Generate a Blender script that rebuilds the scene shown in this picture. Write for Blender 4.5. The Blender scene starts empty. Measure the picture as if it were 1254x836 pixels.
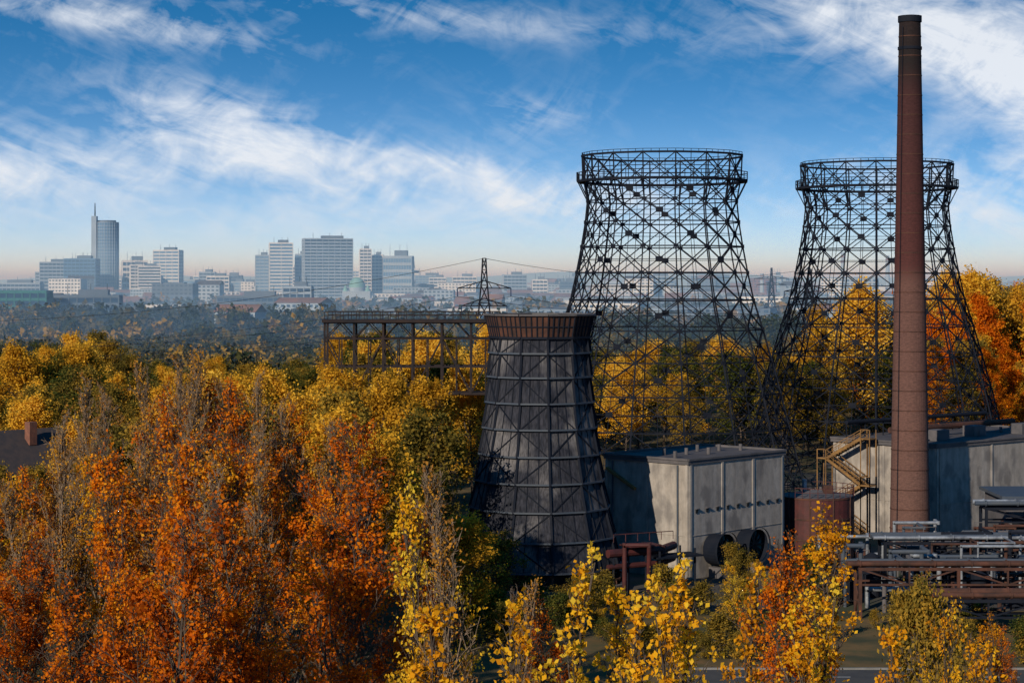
import bpy, math, random
import numpy as np
from mathutils import Vector, Matrix

scene = bpy.context.scene
scene.view_settings.view_transform = 'Standard'
scene.view_settings.look = 'None'
scene.view_settings.exposure = 0
rad = math.radians
EYE = 28.0

# ------------------------------------------------------------------ materials
def new_mat(name):
    m = bpy.data.materials.new(name); m.use_nodes = True
    nt = m.node_tree; nt.nodes.clear()
    out = nt.nodes.new('ShaderNodeOutputMaterial')
    return m, nt, out

def surf_mat(name, c1, c2=None, scale=1.0, stretch=(1,1,1), rough=0.8, metal=0.0, detail=6, lo=0.35, hi=0.65, bump=0.0, c3=None, scale3=0.2, spec=0.3, streak=0.0):
    m, nt, out = new_mat(name)
    b = nt.nodes.new('ShaderNodeBsdfPrincipled')
    b.inputs['Roughness'].default_value = rough
    b.inputs['Metallic'].default_value = metal
    b.inputs['Specular IOR Level'].default_value = spec
    nt.links.new(b.outputs[0], out.inputs['Surface'])
    if c2 is None:
        c2 = tuple(x*0.75 for x in c1)
    tc = nt.nodes.new('ShaderNodeNewGeometry')
    mp = nt.nodes.new('ShaderNodeMapping'); mp.inputs['Scale'].default_value = stretch
    nt.links.new(tc.outputs['Position'], mp.inputs['Vector'])
    n = nt.nodes.new('ShaderNodeTexNoise'); n.inputs['Scale'].default_value = scale; n.inputs['Detail'].default_value = detail
    n.inputs['Roughness'].default_value = 0.65
    nt.links.new(mp.outputs[0], n.inputs['Vector'])
    r = nt.nodes.new('ShaderNodeValToRGB')
    r.color_ramp.elements[0].position = lo; r.color_ramp.elements[0].color = (*c1, 1)
    r.color_ramp.elements[1].position = hi; r.color_ramp.elements[1].color = (*c2, 1)
    nt.links.new(n.outputs['Fac'], r.inputs['Fac'])
    col = r.outputs['Color']
    if c3 is not None:
        n3 = nt.nodes.new('ShaderNodeTexNoise'); n3.inputs['Scale'].default_value = scale3; n3.inputs['Detail'].default_value = 5
        nt.links.new(mp.outputs[0], n3.inputs['Vector'])
        r3 = nt.nodes.new('ShaderNodeValToRGB')
        r3.color_ramp.elements[0].position = 0.48; r3.color_ramp.elements[1].position = 0.62
        nt.links.new(n3.outputs['Fac'], r3.inputs['Fac'])
        mx = nt.nodes.new('ShaderNodeMix'); mx.data_type = 'RGBA'
        nt.links.new(r3.outputs['Color'], mx.inputs[0])
        nt.links.new(col, mx.inputs[6]); mx.inputs[7].default_value = (*c3, 1)
        col = mx.outputs[2]
    if streak > 0:
        mp4 = nt.nodes.new('ShaderNodeMapping'); mp4.inputs['Scale'].default_value = (1.0,1.0,0.10)
        nt.links.new(tc.outputs['Position'], mp4.inputs['Vector'])
        n4 = nt.nodes.new('ShaderNodeTexNoise'); n4.inputs['Scale'].default_value = 1.1; n4.inputs['Detail'].default_value = 8; n4.inputs['Roughness'].default_value=0.7
        nt.links.new(mp4.outputs[0], n4.inputs['Vector'])
        r4 = nt.nodes.new('ShaderNodeValToRGB'); v=1-streak
        r4.color_ramp.elements[0].position = 0.32; r4.color_ramp.elements[0].color=(v,v*.96,v*.92,1); r4.color_ramp.elements[1].position = 0.6
        nt.links.new(n4.outputs['Fac'], r4.inputs['Fac'])
        mu = nt.nodes.new('ShaderNodeMix'); mu.data_type='RGBA'; mu.blend_type='MULTIPLY'; mu.inputs[0].default_value=1
        nt.links.new(col, mu.inputs[6]); nt.links.new(r4.outputs[0], mu.inputs[7]); col = mu.outputs[2]
    nt.links.new(col, b.inputs['Base Color'])
    if bump > 0:
        bp = nt.nodes.new('ShaderNodeBump'); bp.inputs['Strength'].default_value = bump; bp.inputs['Distance'].default_value = 0.1
        nt.links.new(n.outputs['Fac'], bp.inputs['Height']); nt.links.new(bp.outputs[0], b.inputs['Normal'])
    return m

def leaf_mat(name, cols, transl=0.35):
    m, nt, out = new_mat(name)
    at = nt.nodes.new('ShaderNodeAttribute'); at.attribute_name = 'tint'
    oi = nt.nodes.new('ShaderNodeObjectInfo')
    ma = nt.nodes.new('ShaderNodeMath'); ma.operation = 'MULTIPLY_ADD'
    nt.links.new(oi.outputs['Random'], ma.inputs[0]); ma.inputs[1].default_value = 0.5; ma.inputs[2].default_value = -0.25
    ad = nt.nodes.new('ShaderNodeMath'); ad.operation = 'ADD'; ad.use_clamp = True
    nt.links.new(at.outputs['Fac'], ad.inputs[0]); nt.links.new(ma.outputs[0], ad.inputs[1])
    r = nt.nodes.new('ShaderNodeValToRGB')
    els = r.color_ramp.elements
    n = len(cols)
    els[0].color = (*cols[0], 1); els[0].position = 0
    els[1].color = (*cols[-1], 1); els[1].position = 1
    for i in range(1, n-1):
        e = els.new(i/(n-1)); e.color = (*cols[i], 1)
    nt.links.new(ad.outputs[0], r.inputs['Fac'])
    d = nt.nodes.new('ShaderNodeBsdfDiffuse'); t = nt.nodes.new('ShaderNodeBsdfTranslucent')
    mx = nt.nodes.new('ShaderNodeMixShader'); mx.inputs[0].default_value = transl
    nt.links.new(r.outputs[0], d.inputs['Color']); nt.links.new(r.outputs[0], t.inputs['Color'])
    nt.links.new(d.outputs[0], mx.inputs[1]); nt.links.new(t.outputs[0], mx.inputs[2])
    nt.links.new(mx.outputs[0], out.inputs['Surface'])
    return m

M = {}
M['steel'] = surf_mat('dark_steel', (0.005,0.008,0.016), (0.011,0.013,0.02), 0.5, rough=0.8, spec=0.12)
M['steel_blue'] = surf_mat('blue_grey_steel', (0.04,0.055,0.08), (0.06,0.07,0.085), 0.5, rough=0.6)
M['rust'] = surf_mat('rusty_steel', (0.085,0.034,0.022), (0.03,0.017,0.014), 0.8, rough=0.85)
M['redpaint'] = surf_mat('dull_red_paint', (0.08,0.02,0.019), (0.035,0.013,0.013), 0.7, rough=0.6)
M['ochre'] = surf_mat('ochre_paint', (0.24,0.13,0.04), (0.11,0.06,0.025), 0.8, rough=0.7)
M['silver'] = surf_mat('aluminium_lagging', (0.33,0.36,0.40), (0.10,0.11,0.13), 0.9, rough=0.5, metal=0.4)
M['concrete'] = surf_mat('weathered_concrete', (0.37,0.335,0.30), (0.25,0.23,0.21), 1.3, stretch=(1,1,0.7), rough=0.95, c3=(0.19,0.175,0.165), scale3=0.6, bump=0.3, lo=0.3, hi=0.7, streak=0.25)
M['concrete_dk'] = surf_mat('dark_concrete', (0.11,0.10,0.105), (0.06,0.06,0.065), 0.5, rough=0.9)
M['roofing'] = surf_mat('roofing_felt', (0.045,0.042,0.048), (0.08,0.07,0.07), 0.3, rough=0.9)
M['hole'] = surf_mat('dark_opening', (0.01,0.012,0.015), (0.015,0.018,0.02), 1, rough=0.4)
M['teal'] = surf_mat('teal_paint', (0.03,0.17,0.17), (0.02,0.09,0.10), 2, rough=0.5)
M['bark'] = surf_mat('bark', (0.10,0.075,0.055), (0.04,0.03,0.025), 3, rough=0.95)
M['bark_pale'] = surf_mat('bark_pale', (0.24,0.17,0.11), (0.11,0.08,0.055), 3, rough=0.95)
M['tile'] = surf_mat('roof_tile', (0.035,0.032,0.036), (0.06,0.045,0.042), 1.5, rough=0.9)
M['brick'] = surf_mat('red_brick', (0.20,0.085,0.055), (0.12,0.055,0.042), 2, rough=0.9)
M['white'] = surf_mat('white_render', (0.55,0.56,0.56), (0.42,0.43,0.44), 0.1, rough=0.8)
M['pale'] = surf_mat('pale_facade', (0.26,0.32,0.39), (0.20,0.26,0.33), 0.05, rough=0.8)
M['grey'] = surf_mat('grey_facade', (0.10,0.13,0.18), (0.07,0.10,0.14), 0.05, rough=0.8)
M['glass'] = surf_mat('window_glass', (0.012,0.035,0.08), (0.025,0.055,0.11), 0.2, rough=0.25)
M['glass_lt'] = surf_mat('curtain_wall', (0.05,0.13,0.25), (0.08,0.17,0.30), 0.1, rough=0.3)
M['redroof'] = surf_mat('red_roof', (0.20,0.10,0.07), (0.11,0.07,0.06), 0.1, rough=0.9)
M['copper'] = surf_mat('copper_green', (0.16,0.32,0.30), (0.11,0.24,0.23), 0.3, rough=0.7)
M['asphalt'] = surf_mat('asphalt', (0.04,0.04,0.042), (0.06,0.058,0.055), 0.5, rough=0.9)
M['kerb'] = surf_mat('kerb_stone', (0.2,0.19,0.18), (0.14,0.14,0.13), 1.0, rough=0.9)
M['paint'] = surf_mat('road_paint', (0.6,0.6,0.58), (0.35,0.35,0.33), 2.0, rough=0.7)

# ------------------------------------------------------------------ mesh builder
class MB:
    def __init__(s): s.v=[]; s.f=[]; s.m=[]; s.mats=[]
    def mi(s, mat):
        if mat not in s.mats: s.mats.append(mat)
        return s.mats.index(mat)
    def add(s, vs, fs, mat):
        o=len(s.v); s.v += [tuple(v) for v in vs]; k=s.mi(mat)
        for f in fs: s.f.append(tuple(i+o for i in f)); s.m.append(k)
    def box(s, c, size, mat, rot=0.0):
        hx,hy,hz=[q/2 for q in size]; ca,sa=math.cos(rot),math.sin(rot)
        vs=[]
        for z in (-hz,hz):
            for x,y in ((-hx,-hy),(hx,-hy),(hx,hy),(-hx,hy)):
                vs.append((c[0]+x*ca-y*sa, c[1]+x*sa+y*ca, c[2]+z))
        s.add(vs,[(3,2,1,0),(4,5,6,7),(0,1,5,4),(1,2,6,5),(2,3,7,6),(3,0,4,7)],mat)
    def beam(s, p, q, w, mat, h=None):
        p=Vector(p); q=Vector(q); d=q-p
        if d.length<1e-4: return
        d.normalize(); h = w if h is None else h
        up=Vector((0,0,1)) if abs(d.z)<0.95 else Vector((0,1,0))
        a=d.cross(up).normalized(); b=a.cross(d).normalized()
        vs=[]
        for e in (p,q):
            for x,y in ((-1,-1),(1,-1),(1,1),(-1,1)):
                vs.append(e+a*(x*w/2)+b*(y*h/2))
        s.add(vs,[(0,1,2,3),(7,6,5,4),(4,5,1,0),(5,6,2,1),(6,7,3,2),(7,4,0,3)],mat)
    def tube(s, p, q, r1, r2, mat, n=12, caps=True):
        p=Vector(p); q=Vector(q); d=(q-p).normalized()
        up=Vector((0,0,1)) if abs(d.z)<0.95 else Vector((0,1,0))
        a=d.cross(up).normalized(); b=a.cross(d).normalized()
        vs=[]
        for e,r in ((p,r1),(q,r2)):
            for i in range(n):
                t=2*math.pi*i/n
                vs.append(e+a*(r*math.cos(t))+b*(r*math.sin(t)))
        fs=[(i,(i+1)%n,n+(i+1)%n,n+i) for i in range(n)]
        if caps: fs += [tuple(range(n-1,-1,-1)), tuple(range(n,2*n))]
        s.add(vs,fs,mat)
    def prism(s, poly, z0, z1, mat, top=None):
        n=len(poly)
        vs=[(x,y,z0) for x,y in poly]+[(x,y,z1) for x,y in poly]
        s.add(vs,[(i,(i+1)%n,n+(i+1)%n,n+i) for i in range(n)],mat)
        s.add([(x,y,z1) for x,y in poly],[tuple(range(n))],top or mat)
    def obj(s, name, parent=None, smooth=False):
        me=bpy.data.meshes.new(name); me.from_pydata(s.v,[],s.f)
        for m in s.mats: me.materials.append(m)
        me.polygons.foreach_set('material_index', s.m)
        if smooth: me.polygons.foreach_set('use_smooth',[True]*len(me.polygons))
        me.update()
        o=bpy.data.objects.new(name, me); scene.collection.objects.link(o)
        if parent: o.parent=parent
        return o
def empty(name, loc=(0,0,0)):
    e=bpy.data.objects.new(name,None); scene.collection.objects.link(e); e.empty_display_size=1
    return e

# ------------------------------------------------------------------ ground & roads
g = MB()
xs=[-9000,-3000,-1200,-600,-300,-150,-75,0,75,150,300,600,1200,3000,9000]
ys=[-400,0,75,150,225,300,450,700,1100,1700,2600,4000,7000,15000]
gv=[(x,y,0) for y in ys for x in xs]
nx=len(xs)
gf=[(j*nx+i,j*nx+i+1,(j+1)*nx+i+1,(j+1)*nx+i) for j in range(len(ys)-1) for i in range(nx-1)]
M['ground'] = surf_mat('meadow_ground',(0.06,0.055,0.02),(0.15,0.085,0.03),0.35,rough=1.0,c3=(0.035,0.038,0.016),scale3=0.12,detail=10)
g.add(gv,gf,M['ground']); g.obj('ground')
M['gravel'] = surf_mat('yard_gravel',(0.07,0.06,0.05),(0.04,0.037,0.033),0.6,rough=1.0,c3=(0.04,0.048,0.024),scale3=0.12)
y_=MB(); y_.add([(-8,174,0.004),(75,174,0.004),(85,300,0.004),(-2,300,0.004)],[(0,1,2,3)],M['gravel']); y_.obj('gravel_yard')
r=MB()
r.add([(12,142,0.008),(90,142,0.008),(90,147.5,0.008),(12,147.5,0.008)],[(0,1,2,3)],M['asphalt'])
for yy in (141.85,147.65): r.box((51,yy,0.06),(78,0.3,0.12),M['kerb'])
for i in range(12): r.add([(15+i*6,144.7,0.012),(18+i*6,144.7,0.012),(18+i*6,144.84,0.012),(15+i*6,144.84,0.012)],[(0,1,2,3)],M['paint'])
r.obj('access_road')

# hills on the horizon
h=MB(); rng=random.Random(5)
n=160; vs=[]
for i in range(n+1):
    x=-6500+13000*i/n
    zz=48+14*math.sin(x*0.0011+1)+9*math.sin(x*0.0031)+5*math.sin(x*0.009)+ (12 if x<-1400 else 0)
    vs += [(x,8200,0),(x,8900,zz),(x,9800,0)]
fs=[]
for i in range(n):
    for k in (0,1): fs.append((3*i+k,3*(i+1)+k,3*(i+1)+k+1,3*i+k+1))
h.add(vs,fs,surf_mat('hill_woods',(0.03,0.045,0.03),(0.06,0.07,0.04),0.004)); h.obj('hills')

# ------------------------------------------------------------------ lattice cooling towers
PROF=[(605,179),(550,164),(470,144),(400,124),(370,114),(320,103),(280,96),(250,92.5),(236,92.5),(215,99),(190,99)]
SC=0.1076
prof=[((605-y)*SC, r_*SC) for y,r_ in PROF]
def prad(z):
    for (z0,r0),(z1,r1) in zip(prof,prof[1:]):
        if z<=z1: return r0+(r1-r0)*(z-z0)/(z1-z0)
    return prof[-1][1]
def lattice_tower(cx,cy,rot):
    N=16; e=empty('lattice_cooling_tower')
    zl=[0,4.6,9.2,13.6,17.8,21.8,25.6,29.2,32.6,35.8,38.6,41.2]
    st=M['steel']
    def pt(k,z,dr=0):
        a=2*math.pi*k/N+rot; rr=prad(z)+dr
        return (cx+rr*math.cos(a), cy+rr*math.sin(a), z)
    ribs=MB(); rings=MB(); brace=MB(); plates=MB(); gal=MB()
    for i in range(len(zl)-1):
        z0,z1=zl[i],zl[i+1]
        for k in range(N):
            A,B,C,D=pt(k,z0),pt(k+1,z0),pt(k+1,z1),pt(k,z1)
            ribs.beam(A,D,0.19 if i<6 else 0.16,st)
            ribs.beam([ (a+b)/2 for a,b in zip(A,B)],[(a+b)/2 for a,b in zip(D,C)],0.07,st)
            brace.beam(A,C,0.12,st); brace.beam(B,D,0.12,st)
            rings.beam(D,C,0.16,st)
            E=[(a+b)/2 for a,b in zip(A,D)]; F=[(a+b)/2 for a,b in zip(B,C)]
            rings.beam(E,F,0.075,st)
            mid=[(a+b)/2 for a,b in zip(E,F)]
            bot=[(a+b)/2 for a,b in zip(A,B)]
            if i<6: brace.beam(E,bot,0.06,st); brace.beam(F,bot,0.06,st)
            if i%2==k%2:
                a=2*math.pi*(k+0.5)/N+rot
                plates.box(Vector(mid),(0.10,0.95,0.7),st,rot=a)
            a=2*math.pi*k/N+rot
            plates.box(D,(0.28,0.55,0.45),st,rot=a)
    zg=41.2; zt=44.5
    for k in range(N):
        A=pt(k,zg,0.1);B=pt(k+1,zg,0.1);C=pt(k+1,zt,0);D=pt(k,zt,0)
        gal.beam(A,D,0.17,st); gal.beam(A,C,0.12,st); gal.beam(B,D,0.12,st)
        gal.beam(D,C,0.28,st,0.25)
        m0=[(a+b)/2 for a,b in zip(A,B)]; m1=[(a+b)/2 for a,b in zip(D,C)]
        gal.beam(m0,m1,0.09,st)
        gal.beam([(a+b)/2 for a,b in zip(A,D)],[(a+b)/2 for a,b in zip(B,C)],0.10,st)
        def q(kk,dr,z):
            a=2*math.pi*kk/N+rot; rr=10.65+dr
            return (cx+rr*math.cos(a),cy+rr*math.sin(a),z)
        gal.beam(q(k,0.25,zg),q(k+1,0.25,zg),0.9,st,0.32)
        gal.beam(q(k,0.7,zg+1.1),q(k+1,0.7,zg+1.1),0.1,st); gal.beam(q(k,0.7,zg+0.6),q(k+1,0.7,zg+0.6),0.07,st)
        for t in (0,0.25,0.5,0.75):
            a=[u+(v-u)*t for u,v in zip(q(k,0.7,zg),q(k+1,0.7,zg))]
            gal.beam(a,(a[0],a[1],zg+1.1),0.09,st)
            b=[u+(v-u)*t for u,v in zip(D,C)]
            gal.beam(b,(b[0],b[1],zt+0.4),0.07,st)
        gal.beam(pt(k,38.6),q(k,0.6,zg),0.14,st)
        D2=(D[0],D[1],zt+0.4);C2=(C[0],C[1],zt+0.4); gal.beam(D2,C2,0.07,st)
    for i in range(len(zl)-1):
        a=pt(5.5,zl[i],0.4); b=pt(5.5,zl[i+1],0.4)
        ribs.beam(a,b,0.25,st)
    for k in range(N):
        p=pt(k,0); plates.box((p[0],p[1],0.35),(1.4,1.4,0.7),M['concrete_dk'],rot=2*math.pi*k/N+rot)
    for nm,b in (('vertical_ribs',ribs),('ring_beams',rings),('cross_braces',brace),('gusset_plates',plates),('crown_gallery',gal)): b.obj(nm,e)
lattice_tower(19.8,269,rad(5))
lattice_tower(51.6,289,rad(12))

# ------------------------------------------------------------------ timber clad cooling tower
def clad_mat():
    m, nt, out = new_mat('weathered_timber_cladding')
    b = nt.nodes.new('ShaderNodeBsdfPrincipled'); b.inputs['Roughness'].default_value=0.85; b.inputs['Specular IOR Level'].default_value=0.15
    geo=nt.nodes.new('ShaderNodeNewGeometry')
    def noise(scale,st,det=4):
        mp=nt.nodes.new('ShaderNodeMapping'); mp.inputs['Scale'].default_value=st
        nt.links.new(geo.outputs['Position'],mp.inputs['Vector'])
        n=nt.nodes.new('ShaderNodeTexNoise'); n.inputs['Scale'].default_value=scale; n.inputs['Detail'].default_value=det
        nt.links.new(mp.outputs[0],n.inputs['Vector']); return n.outputs['Fac']
    def ramp(f,p0,c0,p1,c1):
        r=nt.nodes.new('ShaderNodeValToRGB'); e=r.color_ramp.elements
        e[0].position=p0;e[0].color=(*c0,1);e[1].position=p1;e[1].color=(*c1,1)
        nt.links.new(f,r.inputs['Fac']); return r.outputs['Color']
    a=ramp(noise(2.5,(1.5,1.5,0.25)),0.3,(0.014,0.017,0.026),0.7,(0.04,0.041,0.053))
    k=ramp(noise(0.24,(1,1,0.8),6),0.49,(0,0,0),0.62,(1,1,1))
    mx=nt.nodes.new('ShaderNodeMix'); mx.data_type='RGBA'
    nt.links.new(k,mx.inputs[0]); nt.links.new(a,mx.inputs[6]); mx.inputs[7].default_value=(0.13,0.125,0.13,1)
    k2=ramp(noise(6,(1.5,1.5,0.05)),0.35,(0.5,0.5,0.5),0.6,(1,1,1))
    mu=nt.nodes.new('ShaderNodeMix'); mu.data_type='RGBA'; mu.blend_type='MULTIPLY'; mu.inputs[0].default_value=1
    nt.links.new(mx.outputs[2],mu.inputs[6]); nt.links.new(k2,mu.inputs[7])
    nt.links.new(mu.outputs[2],b.inputs['Base Color']); nt.links.new(b.outputs[0],out.inputs['Surface'])
    return m
M['clad']=clad_mat()
def clad_tower(cx,cy):
    e=empty('timber_cooling_tower'); N=12; rot=rad(8)
    s=0.0752
    pr=[(717,103),(690,98),(655,91),(620,83.5),(587,77),(555,72),(523,67.5),(492,64),(461,61.5),(432,60),(412,59.5)]
    P=[((717-y)*s,r_*s) for y,r_ in pr]
    def pt(k,z,r_): a=2*math.pi*k/N+rot; return (cx+r_*math.cos(a),cy+r_*math.sin(a),z)
    shell=MB();frame=MB();cap=MB();legs=MB()
    for i in range(1,len(P)-1):
        z0,r0=P[i];z1,r1=P[i+1]
        for k in range(N):
            r0b=r0+0.22
            shell.add([pt(k,z0,r0b),pt(k+1,z0,r0b),pt(k+1,z1,r1),pt(k,z1,r1)],[(0,1,2,3)],M['clad'])
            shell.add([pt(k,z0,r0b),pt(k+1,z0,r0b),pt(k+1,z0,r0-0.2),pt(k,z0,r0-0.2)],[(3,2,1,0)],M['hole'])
            frame.beam(pt(k,z0,r0b+0.06),pt(k,z1,r1+0.10),0.20,M['steel'])
            frame.beam(pt(k,z0+0.1,r0b+0.05),pt(k+1,z0+0.1,r0b+0.05),0.15,M['steel_blue'])
            for t in (1/3,2/3):
                f=lambda p,q:[a+(b-a)*t for a,b in zip(p,q)]
                frame.beam(f(pt(k,z0,r0b+0.03),pt(k+1,z0,r0b+0.03)),f(pt(k,z1,r1+0.04),pt(k+1,z1,r1+0.04)),0.07,M['steel'])
            if (i+k)%2==0: frame.beam(pt(k,z0,r0b+0.04),pt(k+1,z1,r1+0.04),0.10,M['steel'])
            else: frame.beam(pt(k+1,z0,r0b+0.04),pt(k,z1,r1+0.04),0.10,M['steel'])
    z0=P[-1][0]; zt=25.0
    ra,rb=P[-1][1]+0.12,5.05
    for k in range(N):
        cap.add([pt(k,z0,ra),pt(k+1,z0,ra),pt(k+1,zt,rb),pt(k,zt,rb)],[(0,1,2,3)],M['rust'])
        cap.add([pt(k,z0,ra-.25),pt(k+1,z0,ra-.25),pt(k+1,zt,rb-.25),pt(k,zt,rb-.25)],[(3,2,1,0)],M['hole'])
        cap.beam(pt(k,zt,rb),pt(k+1,zt,rb),0.4,M['concrete_dk'],0.16)
        cap.beam(pt(k,z0,ra+.05),pt(k+1,z0,ra+.05),0.3,M['steel'],0.2)
        cap.beam(pt(k,z0+1,(ra+rb)/2+.03),pt(k+1,z0+1,(ra+rb)/2+.03),0.1,M['steel'],0.1)
        for j in range(5):
            t=j/5; f=lambda p,q:[a+(b-a)*t for a,b in zip(p,q)]
            cap.beam(f(pt(k,z0,ra+.05),pt(k+1,z0,ra+.05)),f(pt(k,zt,rb+.05),pt(k+1,zt,rb+.05)),0.10,M['steel'])
    for k in range(2*N):
        kk=k/2; z1,r1=P[1]
        legs.beam(pt(kk,0,P[0][1]*0.97),pt(kk,z1,r1*0.97),0.25,M['rust'])
        legs.beam(pt(kk,0,P[0][1]*0.97),pt(kk+.5,z1,r1*0.97),0.12,M['steel'])
    for k in range(N):
        legs.beam(pt(k,0.3,P[0][1]+0.3),pt(k+1,0.3,P[0][1]+0.3),0.5,M['concrete_dk'],0.7)
        legs.beam(pt(k,1.1,P[0][1]),pt(k+1,1.1,P[0][1]),0.15,M['rust'])
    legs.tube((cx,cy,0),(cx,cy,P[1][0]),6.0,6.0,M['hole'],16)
    shell.obj('cladding',e);frame.obj('ribs_and_rings',e);cap.obj('flared_cap',e);legs.obj('base_legs',e)
clad_tower(2.56,188)

# ------------------------------------------------------------------ chimney
def chimney_mat():
    m, nt, out = new_mat('chimney_brick')
    b = nt.nodes.new('ShaderNodeBsdfPrincipled'); b.inputs['Roughness'].default_value=0.9; b.inputs['Specular IOR Level'].default_value=0.2
    geo=nt.nodes.new('ShaderNodeNewGeometry')
    sep=nt.nodes.new('ShaderNodeSeparateXYZ'); nt.links.new(geo.outputs['Position'],sep.inputs[0])
    mp=nt.nodes.new('ShaderNodeMapping'); mp.inputs['Scale'].default_value=(2.2,2.2,6)
    nt.links.new(geo.outputs['Position'],mp.inputs['Vector'])
    n=nt.nodes.new('ShaderNodeTexNoise'); n.inputs['Scale'].default_value=1.3; n.inputs['Detail'].default_value=8; n.inputs['Roughness'].default_value=0.75
    nt.links.new(mp.outputs[0],n.inputs['Vector'])
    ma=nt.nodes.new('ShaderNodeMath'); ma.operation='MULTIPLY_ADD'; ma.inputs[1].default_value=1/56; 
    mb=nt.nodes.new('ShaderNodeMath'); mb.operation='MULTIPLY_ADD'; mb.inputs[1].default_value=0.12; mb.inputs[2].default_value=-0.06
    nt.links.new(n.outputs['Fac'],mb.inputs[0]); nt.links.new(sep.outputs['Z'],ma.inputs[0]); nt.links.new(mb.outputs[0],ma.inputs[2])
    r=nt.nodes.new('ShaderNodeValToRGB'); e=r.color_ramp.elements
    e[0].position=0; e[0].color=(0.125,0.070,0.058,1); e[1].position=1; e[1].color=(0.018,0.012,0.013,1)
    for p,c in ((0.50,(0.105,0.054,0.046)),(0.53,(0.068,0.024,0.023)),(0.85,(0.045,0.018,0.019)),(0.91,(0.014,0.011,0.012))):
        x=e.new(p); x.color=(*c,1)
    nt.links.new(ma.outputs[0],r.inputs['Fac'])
    r2=nt.nodes.new('ShaderNodeValToRGB'); r2.color_ramp.elements[0].position=.3; r2.color_ramp.elements[0].color=(.5,.5,.52,1); r2.color_ramp.elements[1].position=.65; r2.color_ramp.elements[1].color=(1.2,1.15,1.1,1)
    nt.links.new(n.outputs['Fac'],r2.inputs['Fac'])
    mu=nt.nodes.new('ShaderNodeMix'); mu.data_type='RGBA'; mu.blend_type='MULTIPLY'; mu.inputs[0].default_value=1
    nt.links.new(r.outputs[0],mu.inputs[6]); nt.links.new(r2.outputs[0],mu.inputs[7])
    nt.links.new(mu.outputs[2],b.inputs['Base Color']); nt.links.new(b.outputs[0],out.inputs['Surface'])
    return m
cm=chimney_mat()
def chimney(cx,cy,H,r0,r1):
    e=empty('brick_chimney'); s=MB(); bands=MB()
    nseg=28
    for i in range(nseg):
        z0=H*i/nseg; z1=H*(i+1)/nseg
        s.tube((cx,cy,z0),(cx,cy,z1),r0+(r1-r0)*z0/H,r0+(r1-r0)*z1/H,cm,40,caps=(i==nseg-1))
    s.obj('shaft',e,smooth=False)
    for i in range(1,27):
        z=H*i/27; rr=r0+(r1-r0)*z/H
        bands.tube((cx,cy,z),(cx,cy,z+0.10),rr+0.035,rr+0.035,M['rust'],40)
    bands.tube((cx,cy,H-0.5),(cx,cy,H+0.15),r1+0.12,r1+0.12,M['steel'],40)
    bands.tube((cx,cy,H-3.4),(cx,cy,H-3.1),r1+0.14,r1+0.14,M['steel'],40)
    bands.tube((cx,cy,H),(cx,cy,H+0.2),r1*0.8,r1*0.8,M['hole'],24)
    for k in range(2):
        p=(cx-r0*0.75-0.1+k*0.4,cy-r0*0.72,1); q=(cx-r1*0.75-0.1+k*0.4,cy-r1*0.78-0.1,H-1)
        bands.beam(p,q,0.05,M['steel'])
    bands.obj('iron_bands',e)
chimney(41.9,215,55.8,2.12,1.12)

# ------------------------------------------------------------------ concrete halls
def hall(name, C, a, b, H, holes=True):
    e=empty(name); W=MB(); R=MB(); D=MB()
    C=Vector((*C,0)); a=Vector((*a,0)); b=Vector((*b,0))
    poly=[C, C+b, C+a+b, C+a]; 
    W.prism([(p.x,p.y) for p in poly],0,H-0.5,M['concrete'])
    cen=(poly[0]+poly[2])/2
    def grow(f): return [((p-cen)*(1+f)+cen) for p in poly]
    gp=grow(0.02); R.prism([(p.x,p.y) for p in gp],H-0.5,H-0.15,M['concrete_dk'],M['roofing'])
    for i in range(4):
        p,q=gp[i],gp[(i+1)%4]; R.beam((p.x,p.y,H-0.05),(q.x,q.y,H-0.05),0.2,M['concrete_dk'],0.2)
    for i in range(7):
        t=0.12+0.125*i; u=0.3+0.4*((i*37)%10)/10
        p=C+b*t+a*u; R.tube((p.x,p.y,H-0.15),(p.x,p.y,H+0.5),0.18,0.18,M['concrete_dk'],8)
    ang_b=math.atan2(b.y,b.x); ang_a=math.atan2(a.y,a.x)
    na=Vector((a.y,-a.x,0)).normalized(); 
    if na.dot(C-cen)<0: na=-na
    nb=Vector((b.y,-b.x,0)).normalized()
    if nb.dot(C-cen)<0: nb=-nb
    for vec,nrm,ang,cnt in ((a,na,ang_a,2),(b,nb,ang_b,3)):
        L=vec.length
        for i in range(cnt+1):
            t=(0.02+0.96*i/cnt)
            p=C+vec*t+nrm*0.03
            D.box((p.x,p.y,(H-0.5)/2),(0.3,0.10,H-0.52),M['concrete'],ang)
        p=C+vec*0.5+nrm*0.02
        D.box((p.x,p.y,H*.36),(L*0.985,0.06,0.08),M['concrete'],ang)
    if holes:
        for i in range(9):
            t=0.08+0.105*i
            for z,sz in ((H*0.56,0.34),):
                p=C+b*t+nb*0.02; D.box((p.x,p.y,z),(sz,0.1,sz),M['hole'],ang_b)
                p=C+b*t+nb*0.10; D.box((p.x,p.y,z+sz*0.7),(sz*1.5,0.25,0.07),M['concrete_dk'],ang_b)
        p=C+a*0.3+na*0.02; D.box((p.x,p.y,1.2),(1.3,0.1,2.4),M['hole'],ang_a)
        for t in (0.12,0.9):
            p=C+a*t+na*0.12; D.tube((p.x,p.y,0),(p.x,p.y,H-.6),0.08,0.08,M['steel_blue'],8)
        p=C+b*0.97+nb*.12; D.tube((p.x,p.y,0),(p.x,p.y,H-.6),0.08,0.08,M['steel_blue'],8)
        p=C+a*0.95+na*.4; q=C+a*0.6+na*.4; D.beam((p.x,p.y,H*.88),(q.x,q.y,H*.72),0.35,M['ochre'],0.25)
    W.obj('walls',e);R.obj('roof',e);D.obj('pilasters_and_openings',e)
    return e,na,nb
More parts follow.
